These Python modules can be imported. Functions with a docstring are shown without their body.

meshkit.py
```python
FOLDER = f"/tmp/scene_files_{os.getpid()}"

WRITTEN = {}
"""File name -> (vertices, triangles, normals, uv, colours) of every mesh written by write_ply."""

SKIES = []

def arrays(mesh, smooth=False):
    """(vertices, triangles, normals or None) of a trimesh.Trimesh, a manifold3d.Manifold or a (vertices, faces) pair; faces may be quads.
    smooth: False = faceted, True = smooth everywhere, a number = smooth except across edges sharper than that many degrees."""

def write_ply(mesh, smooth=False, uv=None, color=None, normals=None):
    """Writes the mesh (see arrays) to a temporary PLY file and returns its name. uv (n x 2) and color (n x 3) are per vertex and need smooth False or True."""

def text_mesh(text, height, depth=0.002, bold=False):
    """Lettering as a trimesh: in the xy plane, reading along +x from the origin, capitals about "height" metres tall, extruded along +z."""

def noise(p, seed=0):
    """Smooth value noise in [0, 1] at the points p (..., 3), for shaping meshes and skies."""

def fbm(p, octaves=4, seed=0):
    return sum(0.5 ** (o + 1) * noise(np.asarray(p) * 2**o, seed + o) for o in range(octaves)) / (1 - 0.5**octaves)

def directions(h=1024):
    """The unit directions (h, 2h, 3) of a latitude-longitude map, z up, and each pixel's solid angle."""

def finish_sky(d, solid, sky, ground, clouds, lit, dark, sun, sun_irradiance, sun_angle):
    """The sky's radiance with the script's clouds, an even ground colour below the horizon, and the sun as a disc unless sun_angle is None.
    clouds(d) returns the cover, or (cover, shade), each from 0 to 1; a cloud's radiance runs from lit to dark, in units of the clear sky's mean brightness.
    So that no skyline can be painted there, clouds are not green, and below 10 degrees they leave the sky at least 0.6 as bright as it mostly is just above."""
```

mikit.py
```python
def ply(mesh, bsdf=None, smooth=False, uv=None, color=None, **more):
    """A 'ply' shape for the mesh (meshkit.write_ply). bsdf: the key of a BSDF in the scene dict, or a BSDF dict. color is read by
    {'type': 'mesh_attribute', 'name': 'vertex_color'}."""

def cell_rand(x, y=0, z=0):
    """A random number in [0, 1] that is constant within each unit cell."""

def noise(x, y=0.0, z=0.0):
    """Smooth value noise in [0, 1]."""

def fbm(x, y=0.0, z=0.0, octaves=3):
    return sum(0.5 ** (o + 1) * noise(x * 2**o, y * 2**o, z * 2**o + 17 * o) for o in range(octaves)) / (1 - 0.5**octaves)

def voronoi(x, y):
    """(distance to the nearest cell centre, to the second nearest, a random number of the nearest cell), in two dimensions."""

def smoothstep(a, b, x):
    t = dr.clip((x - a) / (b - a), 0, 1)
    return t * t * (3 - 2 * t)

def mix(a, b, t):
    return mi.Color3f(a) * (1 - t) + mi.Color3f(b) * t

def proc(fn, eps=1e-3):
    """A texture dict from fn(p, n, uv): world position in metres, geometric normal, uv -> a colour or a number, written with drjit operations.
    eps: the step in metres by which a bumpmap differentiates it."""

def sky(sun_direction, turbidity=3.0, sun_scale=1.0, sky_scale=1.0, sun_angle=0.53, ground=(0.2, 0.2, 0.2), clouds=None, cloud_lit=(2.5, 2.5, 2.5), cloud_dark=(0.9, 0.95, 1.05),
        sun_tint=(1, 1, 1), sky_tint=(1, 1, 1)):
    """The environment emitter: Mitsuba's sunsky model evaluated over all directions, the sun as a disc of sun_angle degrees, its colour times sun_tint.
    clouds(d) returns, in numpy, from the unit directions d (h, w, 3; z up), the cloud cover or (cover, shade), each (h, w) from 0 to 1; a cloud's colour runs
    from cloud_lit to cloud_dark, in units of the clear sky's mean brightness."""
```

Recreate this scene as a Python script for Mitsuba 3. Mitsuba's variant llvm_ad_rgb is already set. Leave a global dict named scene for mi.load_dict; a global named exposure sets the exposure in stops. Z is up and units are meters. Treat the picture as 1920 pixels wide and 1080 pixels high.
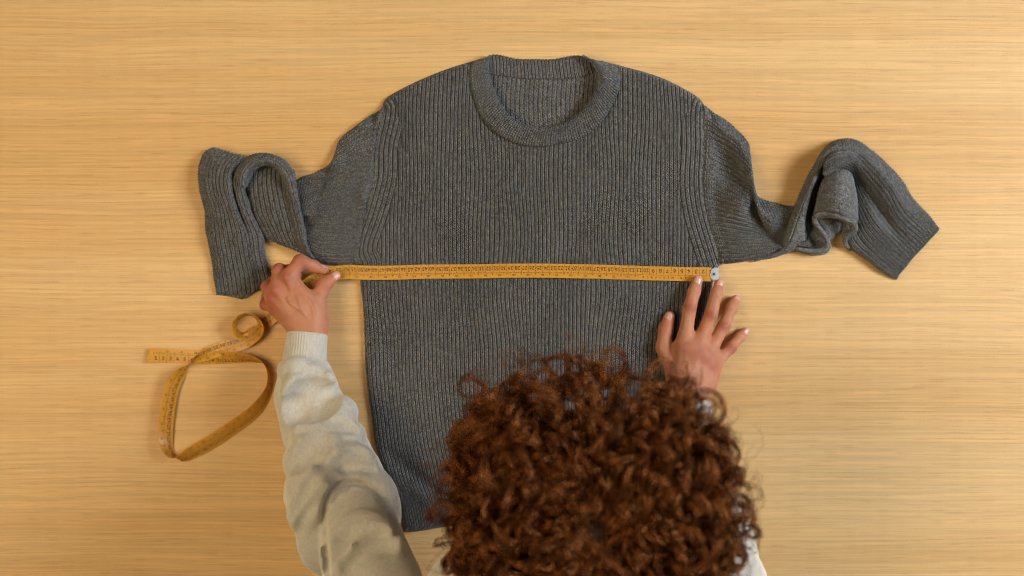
import math, os, random
import numpy as np
import drjit as dr
import mitsuba as mi
import mikit, meshkit
from scipy.interpolate import CubicSpline, PchipInterpolator
from scipy.spatial import cKDTree
from shapely.geometry import Polygon
import shapely

random.seed(7)
RNG = np.random.default_rng(7)
scene, labels = {}, {}
T = mi.ScalarTransform4f

# ------------------------------------------------------------------ camera, lamps, exposure
H = 1.70                    # height of the lens above the table top (z = 0)
K = 0.000753                # metres per photo pixel on the table top
scene['camera'] = {
    'type': 'thinlens', 'fov_axis': 'x', 'fov': 2 * math.degrees(math.atan(960 * K / H)),
    'to_world': T().look_at(origin=[0, 0, H], target=[0, 0, 0], up=[0, 1, 0]),
    'aperture_radius': 0.0075, 'focus_distance': H - 0.012, 'near_clip': 0.05, 'far_clip': 50.0}
exposure = 0.12


def lamp(name, centre, target, half_w, half_h, rgb, label):
    scene[name] = {'type': 'rectangle',
                   'to_world': T().look_at(origin=centre, target=target, up=[0.01, 1, 0.02]).scale([half_w, half_h, 1]),
                   'emitter': {'type': 'area', 'radiance': {'type': 'rgb', 'value': rgb}}}
    labels[name] = {'label': label, 'category': 'lamp'}


lamp('softbox_lamp', [2.2, 0.4, 1.8], [0.1, 0.0, 0.0], 0.5, 0.5, [20.0, 20.8, 21.0], 'large square daylight softbox lamp to the right of the table, out of frame')
lamp('ceiling_lamp', [-1.3, -0.05, 2.0], [0, 0, 0], 0.55, 0.55, [6.9, 5.3, 3.15], 'warm square ceiling lamp high above the left of the table, out of frame')
scene['room_light'] = {'type': 'constant', 'radiance': {'type': 'rgb', 'value': [0.07, 0.06, 0.042]}}


def P(px, py, z=0.0):
    """World point at height z (metres) that lies on the sight line of photo pixel (px, py)."""
    s = 1 - np.asarray(z, float) / H
    return np.stack(np.broadcast_arrays((np.asarray(px, float) - 960) * K * s, (540 - np.asarray(py, float)) * K * s, z), -1)


# ------------------------------------------------------------------ materials
def mat(name, color, rough=0.6, two=True, **more):
    b = {'type': 'principled', 'base_color': color if isinstance(color, dict) else {'type': 'rgb', 'value': list(color)}, 'roughness': rough, **more}
    scene[name] = {'type': 'twosided', 'bsdf': b} if two else b


def wood_color(p, n, uv):
    x, y = p.x, p.y
    w = mikit.fbm(x * 1.7 + 3, y * 6, 1.0, 3) - 0.5
    yy = y + 0.022 * w + 0.0020 * (mikit.noise(x * 9, y * 40, 5.0) - 0.5)
    broad = mikit.fbm(x * 0.6, yy * 15, 3.0, 3)
    ring = yy * 180 + 4.0 * mikit.fbm(x * 0.6 + 9, yy * 22, 7.0, 3)
    ph = ring - dr.floor(ring)
    line = mikit.smoothstep(0.48, 0.92, ph) * (1 - mikit.smoothstep(0.94, 1.0, ph))
    amp = mikit.smoothstep(0.40, 0.80, mikit.fbm(x * 0.6 + 4, yy * 30, 13.0, 2))
    fine = mikit.fbm(x * 6, yy * 560, 11.0, 2)
    pore = mikit.noise(x * 40, yy * 1300, 2.0)
    ray = mikit.smoothstep(0.72, 0.9, mikit.noise(x * 16, yy * 210, 31.0))
    c = mikit.mix([0.735, 0.482, 0.222], [0.672, 0.408, 0.165], mikit.smoothstep(0.30, 0.75, broad))
    c = c * (1 - line * (0.15 + 0.85 * amp) * mi.Color3f(0.05, 0.10, 0.18))
    c = c * (1.06 - 0.12 * mikit.smoothstep(0.25, 0.75, fine))
    c = c * (1 + 0.05 * ray)
    po = mikit.smoothstep(0.60, 0.92, pore)
    return c * (1 - po * mi.Color3f(0.085, 0.14, 0.20))


mat('wood', mikit.proc(wood_color), 0.52, specular=0.35)


def knit_color(p, n, uv):
    a = mikit.noise(p.x * 1100, p.y * 800, p.z * 1100)
    b = mikit.noise(p.x * 420 + 40, p.y * 300, p.z * 420)
    t = mikit.noise(p.x * 330, p.y * 330 + 9, p.z * 200 + 3)
    big = mikit.fbm(p.x * 16, p.y * 16, 4.0, 2)
    v = 0.58 + 1.0 * mikit.smoothstep(0.3, 0.9, a) + 0.55 * (b - 0.5) + 0.22 * (big - 0.5)
    tint = mikit.mix([0.142, 0.148, 0.157], [0.164, 0.157, 0.149], mikit.smoothstep(0.35, 0.8, t))
    return tint * v


mat('knit', mikit.proc(knit_color), 0.92, specular=0.15, sheen=0.25)


def fleece_color(p, n, uv):
    a = mikit.noise(p.x * 900, p.y * 900, p.z * 900)
    b = mikit.noise(p.x * 420, p.y * 160, p.z * 420)
    c = mikit.mix([0.68, 0.655, 0.60], [0.48, 0.46, 0.415], a * 0.6 + b * 0.4)
    fleck = mikit.smoothstep(0.88, 0.96, mikit.noise(p.x * 480 + 7, p.y * 300, p.z * 480))
    return c * (1 - 0.22 * fleck)


mat('fleece', mikit.proc(fleece_color), 0.95, specular=0.1, sheen=0.3)
mat('skin', {'type': 'mesh_attribute', 'name': 'vertex_color'}, 0.55, specular=0.32)
mat('nail', (0.66, 0.36, 0.285), 0.25, specular=0.6, clearcoat=0.5)
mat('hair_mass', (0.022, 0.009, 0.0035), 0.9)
mat('metal', (0.62, 0.60, 0.57), 0.35, metallic=1.0)
mat('dark', (0.012, 0.011, 0.010), 0.6)
mat('ink', (0.028, 0.016, 0.007), 0.6)


def tape_color(p, n, uv):
    f = mikit.noise(p.x * 900, p.y * 900, p.z * 900)
    g = mikit.noise(p.x * 30, p.y * 30, p.z * 30)
    return mi.Color3f(0.60, 0.280, 0.030) * (0.92 + 0.10 * f + 0.08 * g)


mat('tape', mikit.proc(tape_color), 0.38, specular=0.45)


def hair_color(p, n, uv):
    t = mikit.noise(p.x * 60, p.y * 60, p.z * 60)
    return mikit.mix([0.024, 0.0080, 0.0028], [0.108, 0.039, 0.0122], mikit.smoothstep(0.25, 0.8, t))


mat('hair_strand', mikit.proc(hair_color), 0.34, two=False, specular=0.7, spec_tint=1.0)


# ------------------------------------------------------------------ mesh tools
def add(key, mesh, bsdf, smooth=True, color=None, label=None):
    scene[key] = mikit.ply(mesh, bsdf, smooth=smooth, color=color)
    if label:
        labels[key] = {'label': label}


def thing(key, label, cat, **more):
    labels[key] = {'label': label, 'category': cat, **more}


def spline(pts, n, lin=False):
    pts = np.asarray(pts, float)
    d = np.concatenate([[0], np.cumsum(np.maximum(np.linalg.norm(np.diff(pts[:, :2], axis=0), axis=1), 1e-6))])
    f = PchipInterpolator(d, pts, axis=0) if lin else CubicSpline(d, pts, axis=0)
    dense = f(np.linspace(0, d[-1], 1200))
    s = np.concatenate([[0], np.cumsum(np.linalg.norm(np.diff(dense[:, :2], axis=0), axis=1) + 1e-9)])
    t = np.interp(np.linspace(0, s[-1], n), s, np.linspace(0, d[-1], 1200))
    return f(t)


def knit_relief(a, b, amp, stitch_amp=0.22):
    """Height of a rib knit: a counts ribs, b counts stitches. Each rib is a column of V stitches between deep grooves."""
    f = a - np.floor(a)
    e = np.abs(2 * f - 1)
    prof = 1 - e ** 5
    st = np.cos(2 * np.pi * (b + 0.55 * np.abs(f - 0.5) * 2))
    prof = prof - 0.16 * np.exp(-((f - 0.5) / 0.09) ** 2) * (1.2 - st)
    return amp * (prof - 1 + stitch_amp * st * (1 - e ** 4))


def grid_faces(ns, nt):
    i = np.arange((ns - 1) * nt).reshape(ns - 1, nt)[:, :-1].ravel()
    return np.stack([i, i + 1, i + nt + 1, i + nt], 1)


def grid_normals(V):
    n = np.cross(np.gradient(V, axis=1), np.gradient(V, axis=0))
    return n / (np.linalg.norm(n, axis=-1, keepdims=True) + 1e-12)


def loft(curves, ribs, amp=0.0013, stitch=0.0037, res=0.0009, swap=False, lin=True, wob=0.0, flip=None, phase=0.0, stitch_amp=0.22):
    """Cloth through longitudinal curves of (photo x, photo y, height in mm); ribs run along the curves (across them if swap)."""
    C = np.array([spline(c, 500) for c in curves])
    W = P(C[..., 0], C[..., 1], C[..., 2] / 1000)
    L = np.linalg.norm(np.diff(W, axis=1), axis=2).sum(1).mean()
    across = np.linalg.norm(np.diff(W, axis=0), axis=2).mean(1)
    tau = np.concatenate([[0], np.cumsum(across)])
    rs_, rt_ = (0.55, 1.15) if swap else (1.15, 0.55)
    ns, nt = max(int(L / (res * rs_)), 8), max(int(tau[-1] / (res * rt_)), 6)
    C = C[:, np.linspace(0, 499, ns).round().astype(int)] if ns < 400 else np.array([spline(c, ns) for c in curves])
    W = P(C[..., 0], C[..., 1], C[..., 2] / 1000)
    f = PchipInterpolator(tau, W, axis=0) if lin else CubicSpline(tau, W, axis=0)
    V = f(np.linspace(0, tau[-1], nt)).transpose(1, 0, 2)              # ns x nt x 3
    n = grid_normals(V)
    if flip is None:
        flip = n[..., 2].mean() < 0
    if flip:
        n = -n
    s = np.linspace(0, L, ns)[:, None] + 0 * np.linspace(0, 1, nt)[None]
    t = np.linspace(0, 1, nt)[None] + 0 * s
    if wob:
        V = V + n * (wob * 1.5 * (meshkit.fbm(V * 28, 3, 5) - 0.5) + wob * 1.3 * (meshkit.noise(V * 75, 8) - 0.5))[..., None]
    a, b = (s / L * ribs, t * tau[-1] / stitch) if swap else (t * ribs, s / stitch)
    V = V + n * (knit_relief(a + phase, b, amp, stitch_amp) + 0.1 * amp)[..., None]
    q = grid_faces(ns, nt)
    return V.reshape(-1, 3), q if not flip else q[:, ::-1]


def sheet(poly, zfun, res_px=1.2):
    """A grid over a photo-space outline; its border lies exactly on the outline. zfun(x, y, d) gives the height from the distance d (px) to the border."""
    poly = np.asarray(poly, float)
    x0, y0 = poly.min(0) - 3
    x1, y1 = poly.max(0) + 3
    X, Y = np.meshgrid(np.arange(x0, x1, res_px * 0.70), np.arange(y0, y1, res_px * 0.95), indexing='ij')
    pg = Polygon(poly)
    inside = shapely.contains_xy(pg, X, Y)
    ring = np.array([pg.exterior.interpolate(u).coords[0] for u in np.arange(0, pg.exterior.length, 0.6)])
    d, idx = cKDTree(ring).query(np.stack([X.ravel(), Y.ravel()], 1))
    d, idx = d.reshape(X.shape), idx.reshape(X.shape)
    near = ~inside & (d < 3 * res_px)
    Xs, Ys = np.where(near, ring[idx, 0], X), np.where(near, ring[idx, 1], Y)
    dd = np.where(inside, d, 0)
    cell = inside[:-1, :-1] | inside[1:, :-1] | inside[:-1, 1:] | inside[1:, 1:]
    num = np.arange(X.size).reshape(X.shape)
    q = np.stack([num[:-1, :-1][cell], num[:-1, 1:][cell], num[1:, 1:][cell], num[1:, :-1][cell]], 1)
    used = np.unique(q)
    z = zfun(Xs.ravel()[used], Ys.ravel()[used], dd.ravel()[used])
    remap = np.full(X.size, -1)
    remap[used] = np.arange(len(used))
    return P(Xs.ravel()[used], Ys.ravel()[used], z), remap[q]


def rim(path, r_mm, amp=0.0006, res=0.0010):
    """A rolled cloth edge: a tube along a path of (photo x, photo y, height in mm)."""
    c = spline(path, 400, True)
    W = P(c[:, 0], c[:, 1], c[:, 2] / 1000)
    L = np.linalg.norm(np.diff(W, axis=0), axis=1).sum()
    ns = int(L / res)
    c = spline(path, ns, True)
    W = P(c[:, 0], c[:, 1], c[:, 2] / 1000)
    t = np.gradient(W, axis=0)
    t /= np.linalg.norm(t, axis=1, keepdims=True)
    u = np.cross(t, [0, 0, 1.0])
    u /= np.linalg.norm(u, axis=1, keepdims=True)
    w = np.cross(u, t)
    k = 22
    a = np.linspace(0, 2 * np.pi, k)
    r = r_mm / 1000 + knit_relief(np.broadcast_to(a / (2 * np.pi) * 4 + 0.25, (ns, k)), np.linspace(0, L, ns)[:, None] / 0.0041 + 0 * a, amp)
    V = W[:, None] + r[..., None] * (np.cos(a)[None, :, None] * u[:, None] + np.sin(a)[None, :, None] * w[:, None])
    return V.reshape(-1, 3), grid_faces(ns, k)


def join(*meshes):
    vs, fs, at = [], [], 0
    for v, f in meshes:
        f = np.asarray(f)
        if f.shape[1] == 4:
            f = np.vstack([f[:, [0, 1, 2]], f[:, [0, 2, 3]]])
        vs.append(v)
        fs.append(f + at)
        at += len(v)
    return np.vstack(vs), np.vstack(fs)


# signed distance fields ------------------------------------------------
class Field:
    def __init__(self, lo, hi, h):
        self.lo, self.h = np.asarray(lo, float), h
        self.n = np.ceil((np.asarray(hi) - self.lo) / h).astype(int) + 1
        self.F = np.full(self.n, 0.05, np.float32)

    def copy(self):
        g = Field.__new__(Field)
        g.lo, g.h, g.n, g.F = self.lo, self.h, self.n, np.full(self.n, 0.05, np.float32)
        return g

    def bone(self, a, b, ra, rb, k=0.006, cut=False, squash=None):
        a, b = np.asarray(a, float), np.asarray(b, float)
        m = max(ra, rb) + abs(k) + 3 * self.h + 0.004
        i0 = np.clip(np.floor((np.minimum(a, b) - m - self.lo) / self.h).astype(int), 0, self.n - 1)
        i1 = np.clip(np.ceil((np.maximum(a, b) + m - self.lo) / self.h).astype(int) + 1, 1, self.n)
        sl = tuple(slice(p, q) for p, q in zip(i0, i1))
        ax = [(self.lo[c] + np.arange(i0[c], i1[c]) * self.h).astype(np.float32) for c in range(3)]
        X, Y, Z = ax[0][:, None, None] - a[0], ax[1][None, :, None] - a[1], ax[2][None, None, :] - a[2]
        v = b - a
        vv = max(float(v @ v), 1e-12)
        t = np.clip((X * v[0] + Y * v[1] + Z * v[2]) / vv, 0, 1)
        dx, dy, dz = X - t * v[0], Y - t * v[1], Z - t * v[2]
        if squash is not None:
            dx, dy, dz = dx / squash[0], dy / squash[1], dz / squash[2]
        d = np.sqrt(dx * dx + dy * dy + dz * dz) - (ra + (rb - ra) * t)
        self.F[sl] = smin(self.F[sl], d, k) if not cut else -smin(-self.F[sl], d, k)
        return self

    def chain(self, pts, k=0.006):
        """pts: (x, y, z, radius)"""
        for p, q in zip(pts[:-1], pts[1:]):
            self.bone(p[:3], q[:3], p[3], q[3], k)
        return self

    def mesh(self):
        F, h = self.F, self.h
        s = F < 0
        n = np.array(F.shape) - 1
        cnt = np.zeros(n, np.int8)
        C = [(i, j, k) for i in (0, 1) for j in (0, 1) for k in (0, 1)]
        for i, j, k in C:
            cnt += s[i:i + n[0], j:j + n[1], k:k + n[2]]
        act = (cnt > 0) & (cnt < 8)
        I = np.argwhere(act)
        num = np.full(n, -1)
        num[act] = np.arange(len(I))
        val = {c: F[I[:, 0] + c[0], I[:, 1] + c[1], I[:, 2] + c[2]] for c in C}
        acc, w = np.zeros((len(I), 3)), np.zeros(len(I))
        for c in C:
            for ax in range(3):
                if c[ax] == 0:
                    e = list(c)
                    e[ax] = 1
                    f0, f1 = val[c], val[tuple(e)]
                    x = (f0 < 0) != (f1 < 0)
                    t = np.where(x, f0 / np.where(x, f0 - f1, 1), 0)
                    p = np.repeat(np.array(c, float)[None], len(I), 0)
                    p[:, ax] += t
                    acc += p * x[:, None]
                    w += x
        V = self.lo + (I + acc / np.maximum(w, 1)[:, None]) * h
        quads = []
        for ax in range(3):
            o1, o2 = [a for a in range(3) if a != ax]
            lo = [slice(1, n[k]) for k in range(3)]
            lo[ax] = slice(0, n[ax])
            hi = list(lo)
            hi[ax] = slice(1, n[ax] + 1)
            A, B = s[tuple(lo)], s[tuple(hi)]
            E = np.argwhere(A != B)
            sign = A[tuple(E.T)]
            base = E.copy()
            base[:, o1] += 1
            base[:, o2] += 1

            def cell(d1, d2):
                q = base.copy()
                q[:, o1] -= d1
                q[:, o2] -= d2
                return num[tuple(q.T)]
            q = np.stack([cell(1, 1), cell(0, 1), cell(0, 0), cell(1, 0)], 1)
            rev = sign if ax != 1 else ~sign
            q[~rev] = q[~rev][:, ::-1]
            quads.append(q)
        return V, np.vstack(quads)


def surf_z(G, px, py):
    """Height of the topmost surface of a field on the sight line of a photo pixel (None where there is none)."""
    z = np.arange(G.lo[2] + G.h * (G.n[2] - 1), G.lo[2], -0.001)
    i = np.clip(np.round((P(px, py, z) - G.lo) / G.h).astype(int), 0, G.n - 1)
    on = np.nonzero(G.F[tuple(i.T)] < 0)[0]
    return z[on[0]] if len(on) else None


def wrinkle(G, path, r, k, depth=0.0, cut=False):
    """A ridge (or a groove if cut) of radius r that follows a photo-space path over the surface; depth shifts it outwards. All in mm."""
    c = spline(path, 24)
    pts = [(x, y, surf_z(G, x, y)) for x, y in c]
    pts = np.array([p for p in pts if p[2] is not None])
    z = np.convolve(np.pad(pts[:, 2], 2, mode='edge'), [.1, .2, .4, .2, .1], 'valid')
    for d in np.atleast_1d(depth):
        w = P(pts[:, 0], pts[:, 1], z + d / 1000)
        for a, b in zip(w[:-1], w[1:]):
            if np.linalg.norm(a - b) < 0.03:
                G.bone(a, b, r / 1000, r / 1000, k / 1000, cut)


def smin(a, b, k):
    if k <= 0:
        return np.minimum(a, b)
    h = np.maximum(k - np.abs(a - b), 0) / k
    return np.minimum(a, b) - h * h * k * 0.25


def vertex_normals(v, f):
    return meshkit.arrays((v, f), True)[2]


# ------------------------------------------------------------------ the table
def box_mesh(lo, hi):
    x0, y0, z0 = lo
    x1, y1, z1 = hi
    v = np.array([[x, y, z] for x in (x0, x1) for y in (y0, y1) for z in (z0, z1)], float)
    f = np.array([[0, 1, 3, 2], [4, 6, 7, 5], [0, 4, 5, 1], [2, 3, 7, 6], [0, 2, 6, 4], [1, 5, 7, 3]])
    return v, f


add('table_top', box_mesh((-1.3, -0.56, -0.035), (1.3, 0.75, 0)), 'wood', smooth=False)
labels['table_top'] = {'label': 'pale oak table top with fine horizontal grain under the sweater', 'kind': 'structure'}

# ------------------------------------------------------------------ the sweater
thing('knitted_sweater', 'dark grey rib-knit crew-neck sweater laid flat on the oak table', 'sweater')
COLLAR_OUT = [(886, 115), (880, 147), (888, 183), (903, 220), (927, 247), (957, 265), (1008, 276), (1050, 270), (1093, 257), (1127, 230), (1152, 190), (1163, 153), (1156, 121)]
COLLAR_IN = [(921, 104), (917, 127), (923, 157), (937, 190), (960, 220), (991, 235), (1027, 238), (1060, 228), (1090, 207), (1110, 180), (1120, 153), (1115, 128), (1091, 106)]
SEAM_L = [(717, 203), (711, 240), (705, 267), (703, 300), (702, 330), (694, 364), (681, 408), (668, 445), (665, 472), (673, 495)]
SEAM_R = [(1321, 200), (1319, 227), (1320, 260), (1319, 293), (1317, 347), (1323, 393), (1335, 437), (1346, 472), (1352, 492)]
SIDE_L = [(673, 495), (675, 525), (679, 560), (683, 620), (686, 700), (692, 752), (698, 792), (704, 835), (714, 869), (723, 901), (736, 930), (746, 950), (752, 976), (757, 998)]
SIDE_R = [(1352, 492), (1342, 512), (1335, 540), (1331, 600), (1327, 700), (1322, 780), (1315, 850), (1300, 900), (1285, 940), (1272, 990)]
mid = (spline(COLLAR_OUT, 60) * 0.55 + spline(COLLAR_IN, 60) * 0.45)
HEM = [(757, 998), (786, 996), (832, 988), (900, 984), (1000, 986), (1100, 990), (1200, 992), (1272, 990)]
body_poly = np.vstack([
    mid[::-1], spline([(886, 115), (840, 129), (790, 149), (740, 174), (723, 186), (717, 203)], 30),
    spline(SEAM_L, 60)[1:], spline(SIDE_L, 80)[1:], spline(HEM, 40)[1:], spline(SIDE_R, 80)[::-1][1:], spline(SEAM_R, 60)[::-1][1:],
    spline([(1321, 200), (1313, 187), (1287, 169), (1243, 147), (1193, 131), (1156, 121)], 30)[1:]])
seam_l, seam_r = spline(SEAM_L, 500), spline(SEAM_R, 500)
HW = PchipInterpolator([0, 530, 620, 700, 790, 835, 869, 901, 930, 950, 976, 1000, 1100], [336, 336, 329, 325, 313, 306, 296, 287, 274, 264, 258, 254, 254])


free_edge = np.vstack([spline(c, 400) for c in ([(886, 115), (840, 129), (790, 149), (740, 174), (723, 186), (717, 203)], SIDE_L, HEM, SIDE_R, [(1321, 200), (1313, 187), (1287, 169), (1243, 147), (1193, 131), (1156, 121)], mid)])


def body_base(x, y):
    z = 11.0 + 4.2 * (meshkit.fbm(np.stack([x / 80, y / 130, 0 * x], -1), 3, 2) - 0.5)
    # the slack fold above the hem at the lower left, and a soft swell along the tape
    u = (x - 770) * 0.62 + (y - 885) * -0.78
    v = (x - 770) * 0.78 + (y - 885) * 0.62
    z = z - 5.5 * np.exp(-(u / 12) ** 2 - (v / 62) ** 4) + 3.2 * np.exp(-((u + 24) / 15) ** 2 - (v / 70) ** 4) + 3.5 * np.exp(-((u - 30) / 18) ** 2 - (v / 70) ** 4)
    dc = cKDTree(spline(COLLAR_OUT, 400)).query(np.stack([x, y], 1))[0]
    z = z - 2.2 * np.exp(-(dc / 4.5) ** 2)
    z = z + 2.0 * np.exp(-((x - 1235) / 70) ** 2 - ((y - 390) / 60) ** 2) + 1.5 * np.exp(-((x - 790) / 60) ** 2 - ((y - 330) / 90) ** 2)
    return z


def body_z(x, y, d):
    base = body_base(x, y)
    r = 15.0
    roll = lambda q: np.sqrt(1 - (1 - np.clip(q / r, 0, 1)) ** 2)
    do = cKDTree(free_edge).query(np.stack([x, y], 1))[0]
    ds = np.minimum(cKDTree(seam_l).query(np.stack([x, y], 1))[0], cKDTree(seam_r).query(np.stack([x, y], 1))[0])
    z = base * roll(np.maximum(do, 0)) * (0.80 + 0.20 * roll(ds))
    a, b = (x - 1010) / HW(y) * 336 / 7.55 + 1.3 * (meshkit.noise(np.stack([x / 60, y / 110, 0 * x], -1), 4) - 0.5), y / 4.8 + 1.5 * meshkit.noise(np.stack([x / 25, y / 80, 0 * x], -1), 6)
    groove = np.zeros_like(x)
    for sm, sign in ((seam_l, 1), (seam_r, -1)):
        ds, i = cKDTree(sm).query(np.stack([x, y], 1))
        arc = i * (np.linalg.norm(np.diff(sm, axis=0), axis=1).sum() / 500)
        band = 44.0 * np.clip((arc + 30) / 60, 0.6, 1)
        m = (ds < band) & (y < 500)
        a = np.where(m, ds / 8.6 + 0.15, a)
        b = np.where(m, arc / 4.8, b)
        groove += 1.1 * np.exp(-((ds - band) / 2.6) ** 2) * (y < 505) + 1.6 * np.exp(-(ds / 3.5) ** 2) * (y < 500)
    hem = y > 946 - 14 * np.abs(x - 1010) / 250
    a = np.where(hem, (x - 1010) / HW(y) * 336 / 6.4, a)
    b = np.where(hem, y / 4.4, b)
    rel = 0.6 + knit_relief(a, b, 5.0, 0.14) * np.clip(d / 5, 0.25, 1)
    return (z + rel - groove * np.clip(d / 6, 0, 1)) / 1000


def poly_part(key, poly, zf, **k):
    add(key, sheet(poly, zf, **k), 'knit')


poly_part('knitted_sweater__body_panel', body_poly, body_z)


def inner_z(x, y, d):
    z = 4.0 + 1.5 * np.clip((170 - y) / 60, -0.5, 1) + 1.2 * (meshkit.noise(np.stack([x / 40, y / 40, 0 * x], -1), 2) - 0.5)
    return (z + knit_relief((x - 1010) / 8.6 + 0.25 * np.sin(y / 25), y / 5.4, 3.0)) / 1000


poly_part('knitted_sweater__inner_panel', [(905, 114), (925, 118), (975, 124), (1030, 124), (1075, 120), (1100, 116), (1132, 114), (1138, 160), (1120, 200), (1080, 240), (1020, 258), (960, 240), (920, 200)], inner_z)
labels['knitted_sweater__inner_panel'] = {'label': 'inside of the back seen through the neck opening'}


def shift(curve, dx=0, dy=0, z=0.0, toward=None, f=0.0):
    c = np.array(curve, float)[:, :2]
    if toward is not None:
        c = c + (np.array(toward) - c) * f
    return np.column_stack([c[:, 0] + dx, c[:, 1] + dy, np.broadcast_to(np.asarray(z, float), len(c))])


o, i_ = np.array(COLLAR_OUT, float), np.array(COLLAR_IN, float)
tilt = np.array([0, 0, 0, 0, 0, 0, 0, 1, 2, 4, 6, 7, 5.0])
drop = np.array([9, 7, 4, 3, 3, 3, 3, 3, 3, 3, 4, 6, 9.0])
add('knitted_sweater__collar', loft([shift(o, z=9.0 - drop * 0.5), shift(o * 0.95 + i_ * 0.05, z=14.6 - drop * 0.4), shift(o * 0.62 + i_ * 0.38, z=18.6 + 0.5 * tilt - drop * 0.5), shift(o * 0.25 + i_ * 0.75, z=20.0 + tilt - drop * 0.4),
                                     shift(o * 0.03 + i_ * 0.97, z=17.0 + tilt - drop * 0.3), shift(i_, z=10.5 + tilt * 0.8), shift(o * 0.06 + i_ * 0.94, z=4)], 92, amp=0.0034, stitch=0.0036, res=0.0008, swap=True, stitch_amp=0.07), 'knit')
bt = [(912, 112), (921, 104), (960, 109), (1000, 111), (1045, 110), (1091, 105), (1105, 112)]
bb = [(910, 138), (926, 141), (962, 146), (1000, 149), (1040, 149), (1080, 146), (1112, 138)]
bt_, bb_ = np.array(bt, float), np.array(bb, float)
add('knitted_sweater__collar_001', loft([shift(bt_, z=0.5), shift(bt_ * 0.97 + bb_ * 0.03, z=5), shift(bt_ * 0.85 + bb_ * 0.15, z=8), shift(bt_ * 0.4 + bb_ * 0.6, z=8.4), shift(bt_ * 0.07 + bb_ * 0.93, z=7.6), shift(bb_, z=4.5)], 30,
                                         amp=0.0034, stitch=0.0036, res=0.0008, swap=True, stitch_amp=0.07), 'knit', label='back neck band seen from inside')

# the sleeve on the left of the photo: upper part, fold and rolled arch, cuff
up = [(731, 187, 4), (712, 206, 4), (690, 220, 2), (660, 241, 1), (643, 253, 0.5), (633, 267, 0.5), (629, 282, .5), (623, 301, .5), (605, 316, .5), (582, 327, 0.5), (552, 340, 0.5), (530, 352, 0)]
lo = [(682, 495, 2), (668, 496, 1), (650, 497, .5), (625, 496, .5), (608, 494, .5), (592, 490, .5), (578, 482, .5), (568, 476, .5), (556, 468, .5), (546, 462, .5), (536, 455, .5), (525, 450, .5)]
UL, LL = np.array(up, float), np.array(lo, float)
SEAM, TUCK = seam_l, 1


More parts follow.
